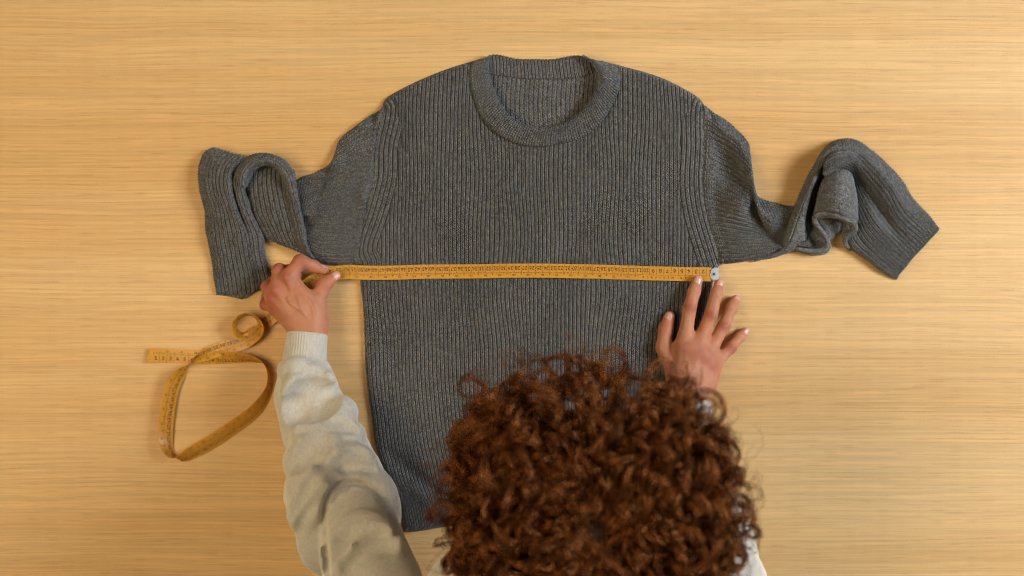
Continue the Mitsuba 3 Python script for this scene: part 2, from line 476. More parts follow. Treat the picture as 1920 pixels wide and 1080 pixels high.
def between(f, z):
    c = UL * (1 - f) + LL * f
    c[:, 2] = z
    sx, sy = SEAM[int(np.clip(f, 0, 1) * 499)]
    c[0, :2] = sx, sy
    return np.vstack([[sx + TUCK * 9, sy, 5], [sx + TUCK * 1.5, sy, 9.5], [sx - TUCK * 5, sy, 12], c[1:]])


add('knitted_sweater__sleeve', loft([
    UL, between(0.035, [9, 9, 9, 9, 9, 8, 8, 8, 8, 8, 8, 7]),
    between(0.10, [13, 13, 12, 12, 12, 11, 10, 10, 10, 10, 10, 9]),
    between(0.20, [13, 13, 15, 17, 18, 18, 15, 13, 14, 15, 15, 12]),
    between(0.32, [13, 13, 14, 14, 13, 12, 12, 14, 18, 20, 18, 14]),
    between(0.45, [13, 13, 14, 17, 19, 20, 21, 22, 23, 23, 20, 15]),
    between(0.55, [13, 13, 14, 16, 18, 20, 22, 24, 25, 25, 20, 14]),
    between(0.62, [13, 13, 14, 16, 17, 18, 18, 17, 16, 15, 13, 10]),
    between(0.70, [13, 13, 14, 15, 16, 15, 13, 10, 8, 7, 7, 7]),
    between(0.80, [13, 13, 15, 17, 18, 18, 17, 16, 14, 12, 10, 10]),
    between(0.90, [13, 13, 15, 17, 18, 18, 18, 17, 16, 14, 12, 12]),
    between(0.97, [10, 10, 10, 10, 11, 11, 11, 10, 9, 9, 9, 9]), LL], 33, amp=0.0040, wob=0.002), 'knit')
# the folded-over lower sleeve: ribs run downwards from the arch to the diagonal edge
fl = [(462, 312, 5), (455, 335, 5), (458, 370, 4), (466, 400, 3), (482, 428, 2), (496, 447, 1)]
fr = [(550, 318, 20), (554, 345, 22), (560, 380, 24), (568, 415, 24), (574, 450, 20), (592, 486, 10)]
FL, FR = np.array(fl, float), np.array(fr, float)


def fb(f, z):
    c = FL * (1 - f) + FR * f
    c[:, 2] = z
    return c


add('knitted_sweater__sleeve__fold', loft([
    FL, fb(0.12, [12, 13, 14, 14, 13, 8]), fb(0.35, [14, 18, 22, 23, 21, 9]), fb(0.6, [16, 22, 27, 28, 24, 10]),
    fb(0.78, [20, 24, 27, 28, 25, 12]), fb(0.86, [28, 30, 33, 33, 30, 16]), fb(0.94, [32, 34, 36, 36, 32, 17]), fb(0.99, [28, 30, 31, 30, 27, 13]), fb(1.02, [14, 14, 12, 10, 8, 3])], 15, amp=0.0040, wob=0.002), 'knit')
# cuff side
co = [(400, 277, 2), (388, 281, 2), (376, 300, 2), (371, 318, 1), (372, 349, 1), (384, 393, 1), (387, 438, 1), (394, 473, 1), (400, 515, 1), (406, 553, 1)]
ci = [(486, 300, 20), (474, 312, 20), (462, 330, 18), (460, 352, 14), (466, 378, 10), (478, 412, 6), (493, 440, 2), (498, 479, 1), (505, 503, 1), (512, 529, 1)]
CO, CI = np.array(co, float), np.array(ci, float)


def cb(f, z, dy=0):
    c = CO * (1 - f) + CI * f
    c[:, 2] = z
    c[-1, 1] += dy
    return c


add('knitted_sweater__sleeve__cuff', loft([
    CO, cb(0.03, [8, 11, 13, 13, 13, 12, 11, 9, 8, 7]), cb(0.12, [12, 18, 22, 24, 23, 20, 17, 14, 12, 10]),
    cb(0.30, [14, 24, 29, 31, 30, 27, 22, 18, 15, 12], 5), cb(0.46, [18, 30, 34, 34, 32, 30, 25, 20, 16, 13], 9), cb(0.60, [22, 33, 36, 36, 35, 32, 28, 22, 17, 13], 11), cb(0.69, [24, 32, 33, 31, 29, 27, 26, 22, 17, 13], 9),
    cb(0.74, [26, 30, 27, 22, 20, 20, 22, 22, 17, 13], 8), cb(0.80, [30, 33, 32, 30, 28, 26, 24, 21, 17, 13], 6), cb(0.91, [32, 34, 32, 29, 27, 25, 22, 19, 15, 12], 3), cb(0.97, [30, 30, 27, 23, 20, 18, 16, 13, 10, 9], 1), CI], 17, amp=0.0040, wob=0.002), 'knit')
add('knitted_sweater__sleeve__cuff__lip' if False else 'knitted_sweater__sleeve__cuff_001', loft([
    [(408, 540, 1), (408, 553, 1)], [(425, 540, 3), (430, 556, 3)], [(448, 540, 4), (454, 561, 4)], [(475, 535, 4), (478, 548, 4)], [(495, 525, 3), (497, 538, 3)], [(508, 515, 1), (510, 528, 1)]], 13, amp=0.001), 'knit', label='lower layer of the open cuff')
# arch of the fold and the roll over the top
add('knitted_sweater__sleeve__roll', loft([
    [(444, 352, 10), (441, 326, 20), (452, 302, 22), (478, 288, 18), (505, 288, 14), (530, 297, 12), (546, 315, 10), (555, 342, 8), (562, 378, 6)],
    [(449, 350, 28), (448, 328, 36), (459, 307, 38), (482, 294, 36), (506, 293, 33), (527, 302, 31), (542, 318, 30), (551, 343, 32), (558, 378, 34)],
    [(453, 350, 33), (454, 330, 42), (464, 311, 44), (485, 299, 43), (507, 298, 41), (524, 306, 40), (538, 322, 38), (547, 345, 38), (554, 378, 38)],
    [(458, 350, 30), (461, 332, 38), (470, 315, 41), (488, 305, 41), (508, 304, 40), (521, 311, 39), (533, 326, 37), (542, 347, 36), (549, 378, 36)],
    [(462, 350, 18), (468, 334, 24), (476, 320, 28), (491, 312, 29), (509, 312, 29), (518, 317, 28), (528, 330, 27), (537, 349, 28), (545, 378, 30)],
    [(460, 350, 8), (466, 334, 10), (475, 319, 12), (491, 309, 14), (509, 309, 14), (519, 315, 14), (529, 330, 14), (538, 349, 16), (546, 378, 18)]], 6, amp=0.0040, wob=0.0015), 'knit')

# the sleeve on the right of the photo
up = [(1308, 189, 4), (1326, 201, 4), (1340, 212, 1), (1360, 225, .5), (1390, 250, .5), (1402, 268, .5), (1406, 297, .5), (1411, 340, 1), (1417, 366, 1), (1440, 377, 1), (1462, 384, 1), (1492, 386, 2), (1515, 384, 2)]
lo = [(1343, 492, 2), (1355, 493, 1), (1366, 493, .5), (1380, 492, .5), (1397, 490, .5), (1414, 486, .5), (1430, 482, .5), (1446, 476, .5), (1460, 471, .5), (1475, 467, .5), (1488, 463, .5), (1503, 464, .5), (1520, 466, .5)]
UL, LL = np.array(up, float), np.array(lo, float)
SEAM, TUCK = seam_r, -1
add('knitted_sweater__sleeve_001', loft([
    UL, between(0.035, [9, 10, 9, 9, 9, 8, 8, 8, 8, 8, 8, 8, 8]),
    between(0.10, [13, 13, 16, 19, 20, 18, 16, 14, 13, 13, 13, 14, 14]),
    between(0.18, [13, 13, 11, 12, 24, 27, 26, 21, 17, 16, 15, 16, 16]),
    between(0.28, [13, 13, 7, 6, 15, 30, 34, 30, 22, 19, 17, 17, 17]),
    between(0.38, [12, 12, 7, 6, 14, 28, 31, 30, 26, 22, 18, 17, 16]),
    between(0.48, [12, 12, 11, 16, 28, 26, 14, 16, 24, 23, 19, 16, 14]),
    between(0.58, [13, 13, 18, 27, 31, 18, 5, 6, 16, 19, 17, 14, 12]),
    between(0.68, [13, 13, 18, 23, 22, 15, 9, 7, 9, 12, 12, 10, 9]),
    between(0.78, [13, 13, 16, 17, 15, 12, 10, 9, 8, 8, 8, 8, 10]),
    between(0.87, [13, 13, 15, 17, 18, 18, 18, 18, 18, 17, 17, 20, 20]),
    between(0.94, [13, 13, 15, 18, 21, 23, 24, 24, 24, 24, 24, 24, 22]),
    between(0.985, [8, 9, 10, 12, 14, 15, 16, 16, 16, 16, 16, 16, 16]), LL], 35, amp=0.0040, wob=0.0015), 'knit')
# ridge climbing to the top of the bend
add('knitted_sweater__sleeve_001__ridge', loft([
    [(1406, 489, 1), (1428, 483, 4), (1452, 474, 5), (1466, 452, 6), (1476, 410, 2), (1488, 386, 1), (1502, 356, 1), (1524, 311, 1), (1550, 273, 1), (1577, 261, 1)],
    [(1413, 487, 1), (1435, 481, 10), (1459, 472, 18), (1473, 450, 26), (1484, 412, 26), (1495, 388, 24), (1508, 358, 24), (1529, 314, 26), (1553, 277, 28), (1578, 266, 28)],
    [(1420, 486, 1), (1442, 480, 12), (1466, 471, 22), (1482, 449, 33), (1494, 414, 37), (1503, 390, 38), (1514, 361, 38), (1533, 318, 40), (1556, 281, 42), (1579, 272, 42)],
    [(1427, 485, 1), (1449, 479, 12), (1473, 470, 22), (1492, 450, 32), (1504, 418, 36), (1510, 393, 37), (1519, 363, 37), (1536, 322, 38), (1558, 285, 40), (1580, 279, 42)],
    [(1434, 485, 1), (1456, 479, 9), (1480, 470, 17), (1502, 452, 22), (1512, 422, 20), (1516, 396, 18), (1523, 366, 16), (1539, 326, 18), (1560, 288, 24), (1581, 284, 34)],
    [(1440, 485, 1), (1462, 479, 4), (1486, 470, 6), (1508, 458, 8), (1516, 426, 6), (1519, 398, 5), (1526, 368, 5), (1541, 328, 5), (1562, 290, 10), (1581, 288, 20)]], 6, amp=0.0040, wob=0.001), 'knit')
# cuff panel: from the bend at the top down to the cuff; ribs run along
add('knitted_sweater__sleeve_001__cuff', loft([
    [(1546, 292, 6), (1562, 268, 3), (1579, 261, 1), (1612, 267, 1), (1640, 287, 1), (1671, 315, 1), (1696, 343, 1), (1713, 373, 1), (1738, 401, 1), (1762, 430, 1)],
    [(1548, 296, 24), (1563, 274, 24), (1580, 267, 22), (1609, 273, 22), (1635, 293, 22), (1665, 321, 20), (1689, 349, 18), (1706, 379, 14), (1732, 408, 10), (1757, 436, 8)],
    [(1548, 303, 40), (1563, 285, 42), (1582, 278, 42), (1606, 284, 40), (1628, 303, 38), (1655, 332, 36), (1677, 361, 32), (1695, 392, 24), (1721, 420, 16), (1746, 448, 12)],
    [(1544, 314, 52), (1562, 299, 54), (1584, 294, 52), (1603, 300, 46), (1618, 318, 36), (1641, 348, 28), (1664, 377, 28), (1682, 408, 24), (1708, 435, 17), (1734, 461, 13)],
    [(1543, 324, 50), (1562, 311, 54), (1582, 307, 50), (1599, 315, 36), (1611, 335, 18), (1630, 366, 14), (1652, 396, 14), (1672, 424, 14), (1696, 449, 15), (1722, 474, 13)],
    [(1546, 330, 44), (1563, 318, 46), (1578, 316, 40), (1594, 326, 22), (1605, 350, 13), (1622, 384, 20), (1640, 414, 26), (1662, 440, 20), (1684, 463, 16), (1710, 487, 13)],
    [(1550, 334, 36), (1566, 325, 36), (1577, 324, 30), (1590, 340, 16), (1600, 368, 14), (1614, 402, 24), (1629, 432, 24), (1650, 455, 19), (1672, 478, 16), (1700, 500, 12)],
    [(1558, 338, 26), (1570, 333, 26), (1578, 334, 20), (1586, 358, 12), (1592, 386, 12), (1603, 420, 20), (1617, 449, 18), (1637, 470, 16), (1660, 492, 14), (1690, 512, 10)],
    [(1562, 342, 20), (1572, 340, 18), (1578, 344, 14), (1581, 374, 10), (1583, 406, 12), (1590, 438, 18), (1604, 464, 15), (1626, 482, 13), (1650, 502, 11), (1684, 519, 7)],
    [(1566, 346, 10), (1572, 346, 8), (1576, 352, 6), (1577, 384, 4), (1577, 422, 4), (1577, 444, 2), (1598, 470, 1), (1622, 484, 1), (1648, 504, 1), (1682, 524, 1)]], 24, amp=0.0040, wob=0.0015), 'knit')
# the tongue of cloth that stands up inside the bend, and the rim that snakes below it
add('knitted_sweater__sleeve_001__fold', loft([
    [(1548, 330, 30), (1570, 318, 36), (1592, 320, 30), (1600, 330, 14)],
    [(1541, 340, 40), (1566, 326, 50), (1592, 330, 44), (1602, 342, 18)],
    [(1534, 360, 44), (1562, 344, 58), (1594, 348, 52), (1606, 362, 20)],
    [(1530, 380, 44), (1560, 366, 60), (1595, 372, 55), (1609, 386, 20)],
    [(1526, 396, 42), (1557, 384, 60), (1594, 394, 56), (1610, 408, 22)],
    [(1524, 406, 40), (1554, 393, 58), (1590, 404, 56), (1609, 416, 24)],
    [(1523, 410, 36), (1552, 398, 54), (1588, 409, 52), (1607, 421, 22)]], 10, amp=0.0013, swap=False), 'knit')
S = [(1488, 461, 14), (1506, 468, 14), (1528, 471, 15), (1545, 468, 17), (1552, 456, 20), (1546, 441, 26), (1535, 426, 32), (1527, 412, 38), (1531, 404, 44), (1548, 400, 50), (1566, 402, 54), (1584, 410, 52), (1599, 416, 46), (1603, 424, 38), (1599, 432, 31), (1592, 437, 26), (1586, 443, 21), (1584, 452, 15), (1592, 463, 9)]
Sa = np.array(S, float)
add('knitted_sweater__sleeve_001__rim', join(rim(Sa, 3.6), rim(Sa + [2, 4.5, -6], 3.0)), 'knit')
add('knitted_sweater__sleeve_001__lining', join(loft([[(1530, 318, 3), (1510, 372, 3), (1503, 410, 3), (1494, 458, 3)], [(1540, 312, 5), (1528, 350, 5), (1522, 405, 5), (1514, 464, 5)], [(1560, 312, 5), (1556, 345, 5), (1550, 400, 6), (1548, 462, 6)]], 7, amp=0.0012), loft([
    [(1534, 412, 36), (1545, 430, 26), (1556, 452, 14)], [(1545, 405, 34), (1558, 424, 24), (1564, 445, 12)], [(1558, 402, 24), (1570, 420, 17), (1574, 436, 10)], [(1574, 404, 14), (1584, 416, 11), (1582, 430, 8)], [(1590, 412, 12), (1598, 420, 10), (1590, 430, 6)]], 7, amp=0.0012),
    loft([[(1490, 456, 4), (1510, 440, 4), (1528, 422, 6)], [(1505, 466, 5), (1524, 452, 6), (1540, 436, 10)], [(1528, 470, 6), (1543, 462, 8), (1549, 448, 10)]], 6, amp=0.0012)), 'knit')

# ------------------------------------------------------------------ the measuring tape
thing('measuring_tape', 'yellow-orange tailor\'s measuring tape stretched across the grey sweater, its end looped on the oak', 'measuring tape')
TW = 0.0198
path = [(1346, 515, 13.5, 0), (1325, 514.5, 14.5, 0), (1290, 514, 15.2, 0), (1200, 511.8, 15.6, 5), (1120, 509.4, 15.2, -4), (1050, 508, 16.4, 4), (960, 507.6, 15.2, -3), (880, 508.9, 16.2, 5), (800, 509.4, 15.2, -3), (720, 511.5, 15.2, 0), (680, 511, 14.8, 0),
        (655, 510, 15, 0), (630, 512, 18, 2), (606, 518, 22, 4), (584, 530, 24, 4), (560, 550, 21, 0), (535, 572, 14, 0), (514, 590, 7, 0), (500, 602, 4, 0), (484, 615, 2.5, 5), (466, 628, 5, 30), (450, 628, 8, 62), (439, 615, 10, 76), (444, 599, 11, 79),
        (458, 590, 12, 79), (474, 592, 13, 76), (485, 602, 13.5, 64), (487, 616, 12, 42), (476, 630, 9.5, 20), (458, 641, 7, 6), (435, 648.5, 5, 0), (408, 656, 5, 4), (386, 665, 7, 22), (366, 675, 10, 58), (351, 686, 11, 94), (338, 700, 10.8, 128), (326, 720, 9.5, 150), (316, 760, 9, 156), (311, 799, 9, 156), (312, 831, 9.6, 138),
        (319, 850, 10.4, 110), (327, 858, 10.6, 88), (337, 860, 10, 60), (351, 854, 8, 36), (380, 838, 5, 14), (405, 823, 4.5, 12), (440, 799, 5, 16), (470, 777, 7, 28), (493, 751, 9, 48), (505, 725, 10, 72), (505, 701, 10.3, 84), (495, 682, 10.3, 98), (478, 674.5, 9.5, 118), (451, 671, 7, 138), (425, 671, 4.5, 152), (390, 670.5, 2.4, 170), (355, 669, 1.4, 178), (315, 667, 2.6, 184), (279, 666, 6, 187)]
PA = np.array(path, float)
w0 = P(PA[:, 0], PA[:, 1], PA[:, 2] / 1000)
dd = np.concatenate([[0], np.cumsum(np.linalg.norm(np.diff(w0, axis=0), axis=1))])
cs, rs = CubicSpline(dd, w0), PchipInterpolator(dd, PA[:, 3])
tt = np.linspace(0, dd[-1], 1500)
tc, tr = cs(tt), np.radians(rs(tt))
tl = np.concatenate([[0], np.cumsum(np.linalg.norm(np.diff(tc, axis=0), axis=1))])
tt = np.interp(np.linspace(0, tl[-1], 1500), tl, tt)
tc, tr, tl = cs(tt), np.radians(rs(tt)), np.linspace(0, tl[-1], 1500)
tg = np.gradient(tc, axis=0)
tg /= np.linalg.norm(tg, axis=1, keepdims=True)
nl = np.stack([-tg[:, 1], tg[:, 0], 0 * tg[:, 0]], 1)
nl /= np.linalg.norm(nl, axis=1, keepdims=True)
tw = np.cos(tr)[:, None] * nl + np.sin(tr)[:, None] * np.array([0, 0, 1.0])
tn = np.cross(tg, tw)
LT = tl[-1]


def on_tape(u, v, h):
    """Point at u metres from the metal tip, v metres across (towards the tape's left edge), h above face A."""
    g = [np.stack([np.interp(u, tl, a[:, c]) for c in range(3)], -1) for a in (tc, tw, tn)]
    return g[0] + g[1] * np.asarray(v)[..., None] + g[2] * np.asarray(h)[..., None]


u = np.linspace(0.0092, LT, 1500)
jag = 0.0016 * np.abs(((np.linspace(-1, 1, 5) * 2) % 2) - 1)
cols = []
for v, h in [(-.5, -.5), (-.25, -.5), (0, -.5), (.25, -.5), (.5, -.5), (.5, .5), (.25, .5), (0, .5), (-.25, .5), (-.5, .5), (-.5, -.5)]:
    uu = u.copy()
    uu[-1] += [0.002, -0.002, 0.002, -0.002, 0.002][int(round((v + .5) * 4))] * 0.9
    q = on_tape(np.minimum(uu, LT + 1), np.full(1500, v * TW), np.full(1500, h * 0.00045 + 0.0003 * (1 - 4 * v * v) * 0))
    if uu[-1] > LT:
        q[-1] += tg[-1] * (uu[-1] - LT)
    cols.append(q)
V = np.stack(cols, 1)
end = on_tape(np.array([0.0092] * 4), np.array([-.5, .5, .5, -.5]) * TW, np.array([-1, -1, 1, 1]) * 0.00022)
add('measuring_tape__ribbon', join((V.reshape(-1, 3), grid_faces(1500, 11)), (end, np.array([[0, 1, 2, 3]]))), 'tape', smooth=40)

cache = {}


def glyphs(t, hgt):
    if (t, hgt) not in cache:
        m = meshkit.text_mesh(t, hgt, 0.0004, bold=True)
        v, f = np.array(m.vertices), np.array(m.faces)
        top = v[:, 2] > 0.0003
        f = f[top[f].all(1)]
        cache[(t, hgt)] = (v[:, :2] - (v[:, :2].max(0) + v[:, :2].min(0)) / 2, f)
    return cache[(t, hgt)]


prints = []


def stamp(v2, f, face, u0, v0):
    """Places flat print. Face A reads along increasing u with its top towards -v; face B counts from the free end."""
    x, y = v2[:, 0], v2[:, 1]
    if face == 'A':
        U, Vv, h = u0 + x, v0 + y, 0.00042
    else:
        U, Vv, h = LT - (u0 + x), v0 + y, -0.00042
    ok = (U.min() > 0.0005) and (U.max() < LT - 0.002)
    if ok:
        prints.append((on_tape(U, Vv, np.full(len(x), h)), f if face == 'A' else f))


def bar(x0, x1, y0, y1, n=1):
    xs = np.linspace(x0, x1, n + 1)
    v = np.array([[x, y] for x in xs for y in (y0, y1)])
    f = np.array([[2 * k, 2 * k + 2, 2 * k + 3, 2 * k + 1] for k in range(n)])
    return v, np.vstack([f[:, [0, 1, 2]], f[:, [0, 2, 3]]])


U0, CM = 0.006, 0.00999
for face in 'AB':
    for k in range(1, 150):
        c = (k * CM + 0.001) if face == 'A' else k * CM
        sg = -1 if face == 'A' else 1
        stamp(*bar(c + CM / 2 - .00022, c + CM / 2 + .00022, -0.0093, 0.0022), face, 0, 0)
        g, f = glyphs(str(k), 0.0052)
        g = g * [min(1, 0.0071 / max(np.ptp(g[:, 0]), 1e-9)), 1]
        stamp(g, f, face, c, -0.0038)
        if not (face == 'A' and k < 11):
            for m in range(-2, 3):
                stamp(*bar(c + m * CM / 5 - .00015, c + m * CM / 5 + .00015, 0.0022, 0.0036 + 0.0012 * (m == 0)), face, 0, 0)
            if k % 2 == 0:
                g, f = glyphs(str(k // 2 % 10) + '0', 0.0026)
                stamp(g, f, face, c + CM / 2, 0.0060)
            else:
                stamp(np.array([[-.0009, 0], [.0009, 0], [0, .0024]]), np.array([[0, 1, 2]]), face, c + CM / 2, 0.0036)
    stamp(*bar(0.014, LT - 0.01, 0.0021, 0.0024, 700), face, 0, 0)
for ch, x in zip('LA MERCERIE', np.linspace(0.046, 0.105, 11)):
    if ch != ' ':
        g, f = glyphs(ch, 0.0027)
        stamp(g, f, 'A', x, 0.0056)
add('measuring_tape__printed_scale', join(*prints), 'ink', smooth=False)

# metal tip with its eyelet
from shapely.geometry import Point
tip_plan = Polygon([(-.0008, -.0093), (-.0012, 0), (-.0008, .0093), (0.0035, .0095)] + [(0.0035 + 0.0072 * math.cos(q), 0.0096 * math.sin(q)) for q in np.linspace(1.45, -1.45, 15)] + [(0.0035, -.0095)]).buffer(0.0003)
hole = Point(0.0058, -0.0006).buffer(0.0021)


def plate(plan, z0, z1):
    import trimesh
    m = trimesh.creation.extrude_polygon(plan, z1 - z0, engine='earcut')
    v = np.array(m.vertices)
    v[:, 2] += z0
    return v, np.array(m.faces)


def to_tape(v):
    e = on_tape(np.array(0.0), np.array(0.0), np.array(0.0))
    return e + tg[0] * v[:, :1] + tw[0] * v[:, 1:2] + tn[0] * v[:, 2:3]


v, f = plate(tip_plan.difference(hole), -0.0011, 0.0012)
add('measuring_tape__metal_tip', (to_tape(v), f), 'metal', smooth=25)
v, f = plate(Point(0.0058, -0.0006).buffer(0.0034).difference(hole), 0.0012, 0.0018)
add('measuring_tape__metal_tip__eyelet', (to_tape(v), f), 'metal', smooth=25)

# ------------------------------------------------------------------ the person
thing('person', 'person with curly auburn hair and oatmeal sweatshirt, bent over the sweater holding the tape', 'person')


def J(px, py, z, r):
    return np.array([*P(px, py, z / 1000), r / 1000])


SKIN, KNUCKLE, TIPC = np.array([0.51, 0.224, 0.130]), np.array([0.42, 0.115, 0.070]), np.array([0.50, 0.172, 0.118])


def hand(palm, fingers, extras, joints, tips, h=0.00135, veins=()):
    pts = np.vstack([np.array(b) for b in palm] + [np.array(f) for f in fingers])
    m = 0.028
    A = Field(pts[:, :3].min(0) - m, pts[:, :3].max(0) + m, h)
    for b in palm:
        A.chain(b, 0.012)
    out = None
    for f in fingers:
        B = A.copy()
        B.chain(f, 0.005)
        u = smin(A.F, B.F, 0.0085)
        out = u if out is None else smin(out, u, 0.0018)
    A.F = out
    for a, b, k, cut in extras:
        A.bone(a[:3], b[:3], a[3], b[3], k, cut)
    for path in veins:
        wrinkle(A, [q[:2] for q in path], 1.0, 3.0, -0.35)
    v, f = A.mesh()
    n = vertex_normals(v, f)
    v = v + n * (0.0005 * (meshkit.fbm(v * 260, 3, 3) - 0.5) + 0.0012 * (meshkit.fbm(v * 70, 2, 8) - 0.5))[:, None]
    c = np.tile(SKIN, (len(v), 1)) * (0.90 + 0.24 * meshkit.fbm(v * 120, 3, 1))[:, None]
    for p, r in joints:
        w = np.exp(-(np.linalg.norm(v - p[:3], axis=1) / r) ** 2)[:, None]
        c = c * (1 - 0.78 * w) + KNUCKLE * 0.78 * w
    for f_ in fingers:                                  # creases across the middle joints and blotches
        ax = (f_[2] - f_[0])[:3]
        ax /= np.linalg.norm(ax)
        rel = v - f_[1][:3]
        near = np.exp(-(np.linalg.norm(rel, axis=1) / 0.0125) ** 4)
        al = rel @ ax + 0.0006 * np.sin(rel[:, 0] * 900)
        cr = sum(np.exp(-((al - q) / 0.00100) ** 2) * w for q, w in ((-.0042, .6), (-.0016, 1), (.0012, .9), (.0040, .6)))
        g = near * cr
        v = v - n * (0.0010 * g)[:, None]
        c = c * (1 - 0.36 * g[:, None] * np.array([0.8, 1, 1]))
    c = c * (1 + 0.10 * (meshkit.fbm(v * 45, 2, 12) - 0.5))[:, None] * (1 - np.array([0, 0.20, 0.22]) * np.clip(meshkit.fbm(v * 55, 2, 21) - 0.45, 0, 1)[:, None] * 2)
    for p in tips:
        w = np.exp(-(np.linalg.norm(v - p[:3], axis=1) / 0.011) ** 2)[:, None]
        c = c * (1 - 0.6 * w) + TIPC * 0.6 * w
    return v, f, np.clip(c, 0.02, 0.9)


nails = 0


def nail(tip, prev, up, length=0.0115, width=0.0092, lift=0.0):
    """A curved nail plate on the back of the last finger bone."""
    global nails
    t = tip[:3] - prev[:3]
    t /= np.linalg.norm(t)
    up = np.asarray(up, float)
    up = up - t * (up @ t)
    up /= np.linalg.norm(up)
    s = np.cross(t, up)
    r = tip[3]
    a, b = np.meshgrid(np.linspace(-1, 1, 13), np.linspace(-1, 1, 13), indexing='ij')
    k = 1 - 0.30 * np.abs(a) ** 3
    x, y = b * np.sqrt(1 - np.clip(np.abs(a) ** 4, 0, 1) * 0.6), a
    ang = x * width / 2 / r
    c = tip[:3] + t * (y * length / 2 - 0.0005)[..., None]
    bulge = r * np.sqrt(np.clip(1 - (np.clip(y, 0, 1) * 0.62) ** 2, 0, 1)) + 0.00035
    v = c + up * (np.cos(ang) * bulge)[..., None] + s * (np.sin(ang) * bulge)[..., None]
    w = v - up * 0.0022
    m = join((v.reshape(-1, 3), grid_faces(13, 13)), (w.reshape(-1, 3), grid_faces(13, 13)))
    key = 'person__fingernail' + (f'_{nails:03d}' if nails else '')
    nails += 1
    add(key, m, 'nail', smooth=True)


# right hand of the photo, spread flat over the hem side of the tape
index = [J(1282, 652, 36, 10.2), J(1293, 578, 31, 9.2), J(1302, 546, 27, 8.0), J(1308, 525, 23, 6.9)]
middle = [J(1305, 660, 37, 10.2), J(1333, 592, 31, 9.2), J(1343, 553, 26, 8.0), J(1348, 533, 21, 6.9)]
ring_f = [J(1324, 670, 35, 9.8), J(1356, 613, 26, 8.8), J(1372, 577, 15, 7.7), J(1379, 562, 9, 6.6)]
pinky = [J(1335, 688, 31, 9.0), J(1369, 653, 20, 7.9), J(1387, 633, 11, 6.9), J(1397, 621, 7, 5.8)]
thumb = [J(1268, 700, 30, 12.5), J(1245, 652, 23, 11.2), J(1248, 619, 19, 10.2), J(1256, 594, 18, 7.8)]
wr = [J(1283, 752, 44, 17), J(1306, 752, 42, 16)]
palm = [[wr[0], J(1281, 700, 38, 14), index[0] + [0, 0, -.002, .001]], [wr[0], J(1297, 700, 38, 14), middle[0] + [0, 0, -.002, .001]], [wr[1], J(1313, 708, 36, 13.5), ring_f[0] + [0, 0, -.002, .001]], [wr[1], J(1323, 718, 33, 12.5), pinky[0] + [0, 0, -.002, .001]],
        [wr[0], J(1274, 715, 32, 14), thumb[0]], [wr[0], J(1290, 850, 58, 21)], [wr[1], J(1310, 850, 58, 20)]]
for f, w_ in ((index, .27), (middle, .32), (ring_f, .30), (pinky, .24)):
    e_ = f[0] * (1 - w_) + f[1] * w_
    palm.append([f[0], e_ + [0, 0, -.004, -.001]])
for f, g_ in ((index, middle), (middle, ring_f), (ring_f, pinky)):
    palm.append([(f[0] + g_[0]) / 2, (f[0] * .80 + f[1] * .20 + g_[0] * .80 + g_[1] * .20) / 2 + [0, 0, -.005, -.0035]])
ext = []
for f in (index, middle, ring_f, pinky):        # extensor tendons and knuckle bumps
    a, b = f[0], wr[0] * 0.5 + wr[1] * 0.5
    top = lambda q, d: np.array([q[0], q[1], q[2] + q[3] - d, 0])
    p0, p1 = top(f[0], 0.0012), top(a * 0.35 + b * 0.65, 0.002)
    p0[3], p1[3] = 0.0026, 0.0016
    ext.append((p0 + [0, 0, .0009, 0], p1 + [0, 0, .0012, 0], 0.0042, False))
    q = top(f[1], 0.0032)
    q[3] = 0.0042
    ext.append((q, q, 0.003, False))
joints = [(f[1] + [0, 0, f[1][3], 0], 0.009) for f in (index, middle, ring_f, pinky)] + [(f[0] + [0, 0, f[0][3], 0], 0.011) for f in (index, middle, ring_f, pinky)] + [(thumb[2], 0.012)]
VEIN = [[(1288, 724, 0), (1292, 704, 0), (1290, 686, 0)], [(1310, 730, 0), (1318, 706, 0), (1316, 692, 0)]]
hand_r = hand(palm, [index, middle, ring_f, pinky, thumb], ext, joints, [f[3] for f in (index, middle, ring_f, pinky, thumb)], veins=VEIN)
for f, up in ((index, (0, 0.15, 1)), (middle, (0.15, .1, 1)), (ring_f, (0.25, 0, 1)), (pinky, (.35, 0, 1)), (thumb, (-.35, .25, 1))):
    nail(f[3], f[2], up, width=0.0098 if f is not pinky else 0.0080)

# left hand of the photo, pinching the tape between thumb and curled forefinger
index = [J(541, 521, 50, 10.6), J(563, 490, 45, 9.4), J(588, 499, 33, 8.0), J(606, 506, 25, 6.6)]
middle = [J(519, 544, 50, 10.4), J(523, 507, 38, 9.2), J(541, 508, 20, 8), J(558, 517, 12, 7)]
ring_f = [J(513, 560, 44, 9.8), J(501, 538, 30, 8.6), J(512, 529, 14, 7.6), J(528, 530, 8, 6.6)]
pinky = [J(518, 577, 35, 9.0), J(498, 571, 22, 7.8), J(500, 556, 11, 6.8), J(512, 549, 8, 5.8)]
thumb = [J(594, 583, 38, 12.5), J(598, 556, 36, 11), J(609, 534, 33, 10), J(628, 518, 26.5, 7.4)]
wr = [J(585, 614, 42, 16), J(567, 617, 40, 15.5)]
palm = [[wr[0], J(572, 568, 46, 14), index[0] + [0, 0, -.002, .0005]], [wr[0], J(555, 578, 46, 14), middle[0] + [0, 0, -.002, .0005]], [wr[1], J(546, 585, 43, 13.5), ring_f[0]], [wr[1], J(546, 593, 38, 12), pinky[0]],
        [wr[0], J(593, 592, 40, 13), thumb[0]], [wr[0], J(582, 720, 56, 17)], [wr[1], J(564, 720, 54, 17)]]
ext = []
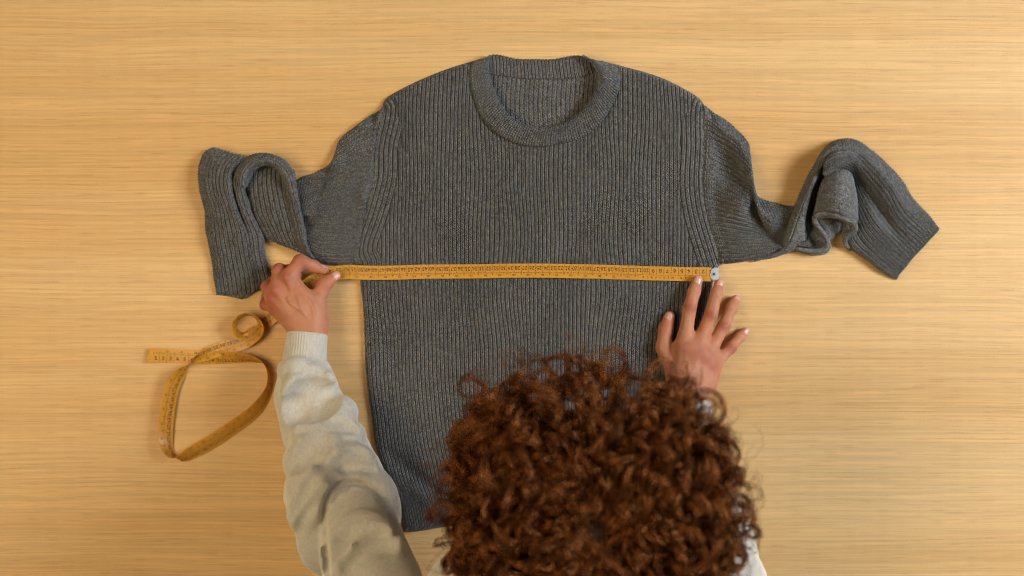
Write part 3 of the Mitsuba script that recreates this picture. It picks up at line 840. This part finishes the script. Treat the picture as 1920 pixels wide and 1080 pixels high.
for f in (index, middle, ring_f):
    b = wr[0] * 0.5 + wr[1] * 0.5
    p0, p1 = top(f[0], 0.0012), top(f[0] * 0.4 + b * 0.6, 0.002)
    p0[3], p1[3] = 0.0028, 0.0015
    ext.append((p0 + [0, 0, .0009, 0], p1 + [0, 0, .0008, 0], 0.0045, False))
    q = top(f[0], 0.004)
    q[3] = 0.0052
    ext.append((q, q, 0.004, False))
joints = [(f[0] + [0, 0, f[0][3], 0], 0.012) for f in (index, middle, ring_f, pinky)] + [(f[1], 0.014) for f in (index, middle, ring_f, pinky)] + [(thumb[2], 0.013)]
hand_l = hand(palm, [index, middle, ring_f, pinky, thumb], ext, joints, [f[3] for f in (index, middle, thumb)], veins=[[(578, 596), (566, 580), (560, 562), (552, 545)], [(566, 580), (550, 572), (540, 560)], [(590, 596), (584, 572), (578, 560)]])
nail(thumb[3], thumb[2], (0.55, 0.35, 0.8), length=0.0135, width=0.0115)
nail(index[3], index[2], (0.1, 0.9, 0.5))

# head, neck and shoulders (bowed over the table, face down)
HC = np.array([0.0905, -0.236, 0.400])
ax_up = np.array([0.0, 0.62, 0.78])        # crown direction
ax_face = np.array([0.0, 0.78, -0.62])     # where the face looks
HB = Field([-0.20, -0.62, 0.06], [0.42, -0.05, 0.55], 0.0075)


def hp(side, face, upw):
    return HC + np.array([side, 0, 0]) + ax_face * face + ax_up * upw


def hb(a, b, ra, rb, k=0.02, cut=False):
    HB.bone(a, b, ra, rb, k, cut)


hb(hp(0, -.015, .012), hp(0, .012, .015), .080, .077)
hb(hp(0, .02, -.04), hp(0, .05, -.085), .062, .035)
hb(hp(-.03, .03, -.07), hp(.03, .03, -.07), .03, .03)
hb(hp(0, .088, -.022), hp(0, .103, -.047), .008, .012, .012)
hb(hp(-.022, .078, -.005), hp(.022, .078, -.005), .012, .012, .01)
hb(hp(-.016, .088, -.072), hp(.016, .088, -.072), .006, .006, .006)
for s in (-1, 1):
    hb(hp(s * .031, .083, -.024), hp(s * .031, .083, -.024), .011, .011, .004)
    hb(hp(s * .078, -.008, -.015), hp(s * .076, -.004, -.045), .014, .009, .008)
hb(hp(0, -.02, -.06), [HC[0], -0.40, 0.30], .055, .058)
for s in (-1, 1):
    hb([HC[0], -0.41, 0.29], [HC[0] + s * .15, -0.45, 0.28], .065, .055)
hb([HC[0], -0.42, 0.26], [HC[0], -0.55, 0.12], .10, .12, .04)
vh, fh = HB.mesh()
ch = np.tile(SKIN, (len(vh), 1)) * (0.92 + 0.18 * meshkit.fbm(vh * 60, 2, 1))[:, None]
bm = join(hand_r[:2], hand_l[:2], (vh, fh))
add('person__body', bm, 'skin', smooth=True, color=np.vstack([hand_r[2], hand_l[2], ch]))

# sweatshirt
SW = Field([-0.40, -0.72, 0.0], [0.42, -0.06, 0.40], 0.0034)


def J3(x, y, z, r):
    return np.array([x, y, z, r])


torso = [([HC[0] - .13, -0.50, 0.24], [HC[0] + .13, -0.50, 0.24], .095, .095), ([HC[0] - .10, -0.56, 0.12], [HC[0] + .10, -0.56, 0.12], .11, .11), ([HC[0] - .08, -0.66, -0.02], [HC[0] + .08, -0.66, -0.02], .12, .12)]
for a, b, ra, rb in torso:
    SW.bone(a, b, ra, rb, 0.05)
SW.bone([HC[0], -0.40, 0.30], [HC[0], -0.43, 0.27], .078, .09, 0.03)
shoulder_l, shoulder_r = J3(-0.095, -0.485, 0.285, .070), J3(0.270, -0.485, 0.285, .070)
fore_l = [J(572, 700, 50, 35), J(577, 745, 56, 40.5), J(597, 800, 62, 45), J(620, 855, 68, 50), J(638, 915, 76, 58), J(647, 965, 82, 58), J(658, 1030, 88, 52)]
SW.bone(P(890, 1124, 0.25), shoulder_l[:3], .056, .066, .03)
SW.bone(P(890, 1124, 0.25), [HC[0] - .02, -0.41, 0.28], .056, .07, .03)
arm_l = [J(670, 962, 122, 41), J(678, 1014, 148, 46), J(694, 1074, 185, 50), shoulder_l]
fore_r = [J(1293, 826, 56, 34), J(1305, 900, 66, 40), J(1330, 980, 80, 46), J(1345, 1040, 90, 48)]
arm_r = [J(1345, 1040, 110, 48), J(1355, 1100, 180, 50), shoulder_r]
G = SW.copy()
G.chain(fore_l, 0.02)
B = SW.copy()
B.chain(arm_l, 0.03)
for path, r, k in [([(622, 1062), (630, 1016), (662, 984), (694, 980), (722, 1006)], 6, 18), ([(640, 1075), (660, 1030), (694, 1008), (714, 1006), (736, 1028)], 6, 18)]:
    wrinkle(B, path, r, k, -5.5)
for path, r, k in [([(630, 1040), (648, 1004), (684, 990), (720, 990)], 4, 14), ([(650, 1078), (668, 1046), (702, 1024), (738, 1022)], 4, 14)]:
    wrinkle(B, path, r, k, 3, True)
# the bunched fold of the forearm that meets the upper arm in the crook of the elbow
RIMP = [(592, 1050), (590, 1000), (594, 945), (606, 914), (638, 895), (676, 893), (702, 910), (718, 945), (724, 985)]
CREASE = [(614, 1078), (610, 1025), (606, 976), (612, 935), (632, 911), (657, 904), (690, 911), (714, 936), (734, 970), (744, 1000)]
wrinkle(G, RIMP, 10, 26, -1)
for path, r, k, dz in [([(552, 742), (560, 722), (580, 714), (606, 724)], 5, 24, -6.2), ([(566, 792), (600, 781), (648, 770)], 6, 24, -6.2), ([(570, 822), (612, 813), (664, 818)], 5, 24, -6.2), ([(556, 878), (584, 840), (610, 828)], 6, 24, -6.2),
                       ([(590, 880), (650, 858), (688, 862)], 5, 20, -5), ([(556, 938), (570, 908), (596, 874)], 6, 24, -6.2), ([(562, 972), (578, 944), (602, 900), (650, 880)], 7, 24, -6.2), ([(534, 700), (542, 692), (562, 686)], 4, 14, -3)]:
    wrinkle(G, path, r, k, dz)
for path, r, k, dz in [([(574, 752), (586, 748), (600, 740)], 10, 26, 6.5), ([(562, 806), (610, 799), (664, 804)], 3, 9, 1.6), ([(554, 866), (580, 842), (604, 818)], 6, 20, 5), ([(592, 866), (650, 848), (684, 851)], 3, 9, 1.6), ([(630, 876), (664, 872)], 8, 20, 6),
                       ([(553, 958), (568, 926), (592, 887), (644, 868)], 3.4, 10, 1.8), ([(540, 776), (560, 764)], 6, 18, 5), ([(636, 730), (610, 738)], 3, 10, 1.6), ([(612, 688), (588, 694), (560, 690)], 2.5, 8, 1.4), ([(650, 786), (610, 788)], 2.5, 8, 1.4), ([(700, 880), (668, 876), (640, 880)], 3, 8, 1.6), ([(560, 1000), (572, 968), (590, 945)], 3, 9, 1.6)]:
    wrinkle(G, path, r, k, dz, True)
G.F = smin(G.F, B.F, 0.002)
wrinkle(G, CREASE, 3.4, 3, (12.0, 9.0, 6.0, 3.0, 0.0, -3.0, -6.0, -9.0), True)
R = SW.copy()
R.chain(fore_r, 0.02)
R.chain(arm_r, 0.03)
for path in ([(1272, 812), (1300, 806), (1332, 814)], [(1266, 852), (1300, 840), (1345, 850)], [(1285, 905), (1330, 890), (1362, 902)]):
    wrinkle(R, path, 5, 16, -1)
SW.F = smin(smin(SW.F, G.F, 0.01), R.F, 0.01)
v, f = SW.mesh()
n = vertex_normals(v, f)
v = v + n * (0.0042 * (meshkit.fbm(v * np.array([22, 34, 22]), 3, 9) - 0.5) + 0.0012 * (meshkit.fbm(v * 120, 2, 4) - 0.5))[:, None]
add('person__sweatshirt', (v, f), 'fleece')


def cuff(a, b, ra, rb, key, ribs=46):
    """A ribbed knit tube from a to b, rolled in at both ends."""
    a, b = np.asarray(a), np.asarray(b)
    t = (b - a) / np.linalg.norm(b - a)
    u = np.cross(t, [0, 0, 1.0])
    u /= np.linalg.norm(u)
    w = np.cross(u, t)
    prof = [(0.10, -.0055), (0.02, -.0045), (0.0, -.002), (0.012, -.0004), (0.05, .0004), (0.2, .0006), (0.4, .0004), (0.6, .0010), (0.8, .0014), (0.92, .001), (1.0, -.001), (1.03, -.004)]
    k = ribs * 6
    ang = np.linspace(0, 2 * np.pi, k + 1)
    rel = 0.0005 * np.cos(ang * ribs)
    rows = []
    for s, d in prof:
        r = ra + (rb - ra) * s + d + rel
        wig = 1 + 0.02 * np.cos(2 * ang + 1)
        rows.append(a + (b - a) * s + (r * wig * np.cos(ang))[:, None] * u + (r * wig * 0.97 * np.sin(ang))[:, None] * w)
    V = np.stack(rows, 0)
    q = grid_faces(len(prof), k + 1)
    add(key, (V.reshape(-1, 3), q), 'fleece')


cuff(P(576, 624, 0.0445), P(571, 684, 0.050), 0.0265, 0.0285, 'person__sweatshirt__cuff')
cuff(P(1297, 752, 0.0450), P(1296, 800, 0.052), 0.0255, 0.027, 'person__sweatshirt__cuff_001')

# hair: ringlets of strands grown from the scalp
SC, SR = HC + np.array([0, -.004, .002]), np.array([.086, .097, .094])
OUT_C, OUT_R = HC + np.array([0.004, .009, -.004]), np.array([.164, .167, .130])
PART = np.array([-0.05, 0.46, 0.88])
PART /= np.linalg.norm(PART)
strands = []


def lock(d, nst, length, rad, pitch, spread, thin, reach=1.0, drift=1.0):
    d = d / np.linalg.norm(d)
    reach = reach * (1 - 0.25 * np.clip((d @ np.array([0.72, 0.66, -0.2]) - 0.45) / 0.5, 0, 1))
    q = SC + SR * d
    pd = np.array([0.06, 0.88, -0.46])
    pc = PART + pd * np.clip(d @ pd * 1.3 - 0.05, -0.55, 0.42)
    pc /= np.linalg.norm(pc)
    away = d - pc * (d @ pc)
    away = away / (np.linalg.norm(away) + 1e-6)
    sw = RNG.normal() * 0.55
    away = away * math.cos(sw) + np.cross(d, away) * math.sin(sw)
    crown = float(np.clip((d @ PART - 0.55) / 0.4, 0, 1))
    n = 42
    st = length / n
    p, c = q.copy(), [q.copy()]
    side = RNG.normal(size=3) * 0.32
    for k in range(n):
        s = k / n
        rel = (p - OUT_C) / (OUT_R * reach)
        R = np.linalg.norm(rel)
        out = rel / OUT_R
        out /= np.linalg.norm(out)
        push = max(0.0, 1.0 - R) * 2.4
        dirv = away * drift * (0.75 + 0.5 * crown) * (1 - s * 0.5) + out * push + side * (0.35 + s) + np.array([0, 0, -0.7 * s])
        if R > 0.97:
            dirv = dirv - out * max(0, dirv @ out) * 1.1
        dirv /= np.linalg.norm(dirv) + 1e-9
        p = p + dirv * st
        e = (p - SC) / (SR * 1.05)
        if np.linalg.norm(e) < 1:
            p = SC + e / np.linalg.norm(e) * SR * 1.05
        c.append(p.copy())
    c = np.array(c)
    t = np.gradient(c, axis=0)
    t /= np.linalg.norm(t, axis=1, keepdims=True)
    a = np.cross(t, [0.3, 0.2, 0.93])
    a /= np.linalg.norm(a, axis=1, keepdims=True)
    b = np.cross(t, a)
    s = np.linspace(0, 1, len(c))
    env = rad * np.clip((s - 0.05 - 0.08 * crown) / 0.40, 0, 1) ** 1.1
    ph0, hand_, turn = RNG.uniform(0, 6.28), RNG.choice([-1, 1]), RNG.uniform(0.8, 1.25)
    for _ in range(nst):
        ph = ph0 + hand_ * (2 * np.pi * length / pitch) * s ** turn * (1 + RNG.normal() * 0.012) + RNG.normal() * 0.20
        off = RNG.normal(size=2) * spread
        rr = env * (1 + RNG.normal() * 0.09)
        loose = 1.5 - 0.8 * np.clip(s / 0.4, 0, 1) + 0.5 * np.clip((s - 0.7) / 0.3, 0, 1)
        fr = RNG.normal(size=(6, 3)) * 0.0011
        fz = np.stack([np.interp(s, np.linspace(0, 1, 6), fr[:, k]) for k in range(3)], 1)
        cut = int(len(c) * RNG.uniform(0.86, 1.0))
        pts = (c + a * (rr * np.cos(ph) + off[0] * loose)[:, None] + b * (rr * np.sin(ph) + off[1] * loose)[:, None] + fz * (0.3 + s[:, None]))[:cut]
        strands.append((pts, thin * np.interp(np.linspace(0, 1, cut), [0, 0.1, 0.75, 1], [0.9, 1, 0.9, 0.35])))


def fib(n):
    k = np.arange(n) + 0.5
    z = 1 - 2 * k / n
    ph = np.pi * (1 + 5 ** 0.5) * k
    r = np.sqrt(1 - z * z)
    return np.stack([r * np.cos(ph), r * np.sin(ph), z], 1)


NL = 540
dirs = fib(NL) + RNG.normal(size=(NL, 3)) * 0.05
extra = PART + RNG.normal(size=(170, 3)) * np.array([0.20, 0.36, 0.3])
for d in np.vstack([dirs, extra]):
    d = d / np.linalg.norm(d)
    if d @ np.array([0, 0.8, -0.6]) > 0.60 or d[2] < -0.55:
        continue                                        # the face and the nape
    lock(d, 14, RNG.uniform(0.11, 0.19), RNG.uniform(0.0075, 0.0155), RNG.uniform(0.034, 0.060), RNG.uniform(0.0008, 0.0028), 0.00040, RNG.uniform(0.82, 1.05) + (RNG.uniform() < 0.22) * RNG.uniform(0.05, 0.14))
for k in range(110):                                  # short curls that cover the whorl
    lock(np.array([-0.06, -0.02, 1.0]) + RNG.normal(size=3) * np.array([0.24, 0.24, 0]), 12, RNG.uniform(0.07, 0.12), RNG.uniform(0.005, 0.011), RNG.uniform(0.026, 0.042), RNG.uniform(0.001, 0.003), 0.0004, RNG.uniform(0.86, 1.0), 0.4)
for d in dirs[RNG.permutation(NL)[:170]]:
    if d[2] > -0.2:
        lock(d, 2, RNG.uniform(0.15, 0.21), RNG.uniform(0.008, 0.014), RNG.uniform(0.03, 0.045), 0.002, 0.00028, RNG.uniform(0.95, 1.2))
os.makedirs(meshkit.FOLDER, exist_ok=True)
hair_file = meshkit.FOLDER + '/hair.txt'
with open(hair_file, 'w') as out:
    for pts, r in strands:
        out.write('\n'.join('%.5f %.5f %.5f %.6f' % (*p, w) for p, w in zip(pts, r)) + '\n\n')
scene['person__hair'] = {'type': 'bsplinecurve', 'filename': hair_file, 'bsdf': {'type': 'ref', 'id': 'hair_strand'}}
labels['person__hair'] = {'label': 'voluminous curly auburn brown hair in loose ringlets'}
# the dense hair close to the scalp
vs, fs = [], []
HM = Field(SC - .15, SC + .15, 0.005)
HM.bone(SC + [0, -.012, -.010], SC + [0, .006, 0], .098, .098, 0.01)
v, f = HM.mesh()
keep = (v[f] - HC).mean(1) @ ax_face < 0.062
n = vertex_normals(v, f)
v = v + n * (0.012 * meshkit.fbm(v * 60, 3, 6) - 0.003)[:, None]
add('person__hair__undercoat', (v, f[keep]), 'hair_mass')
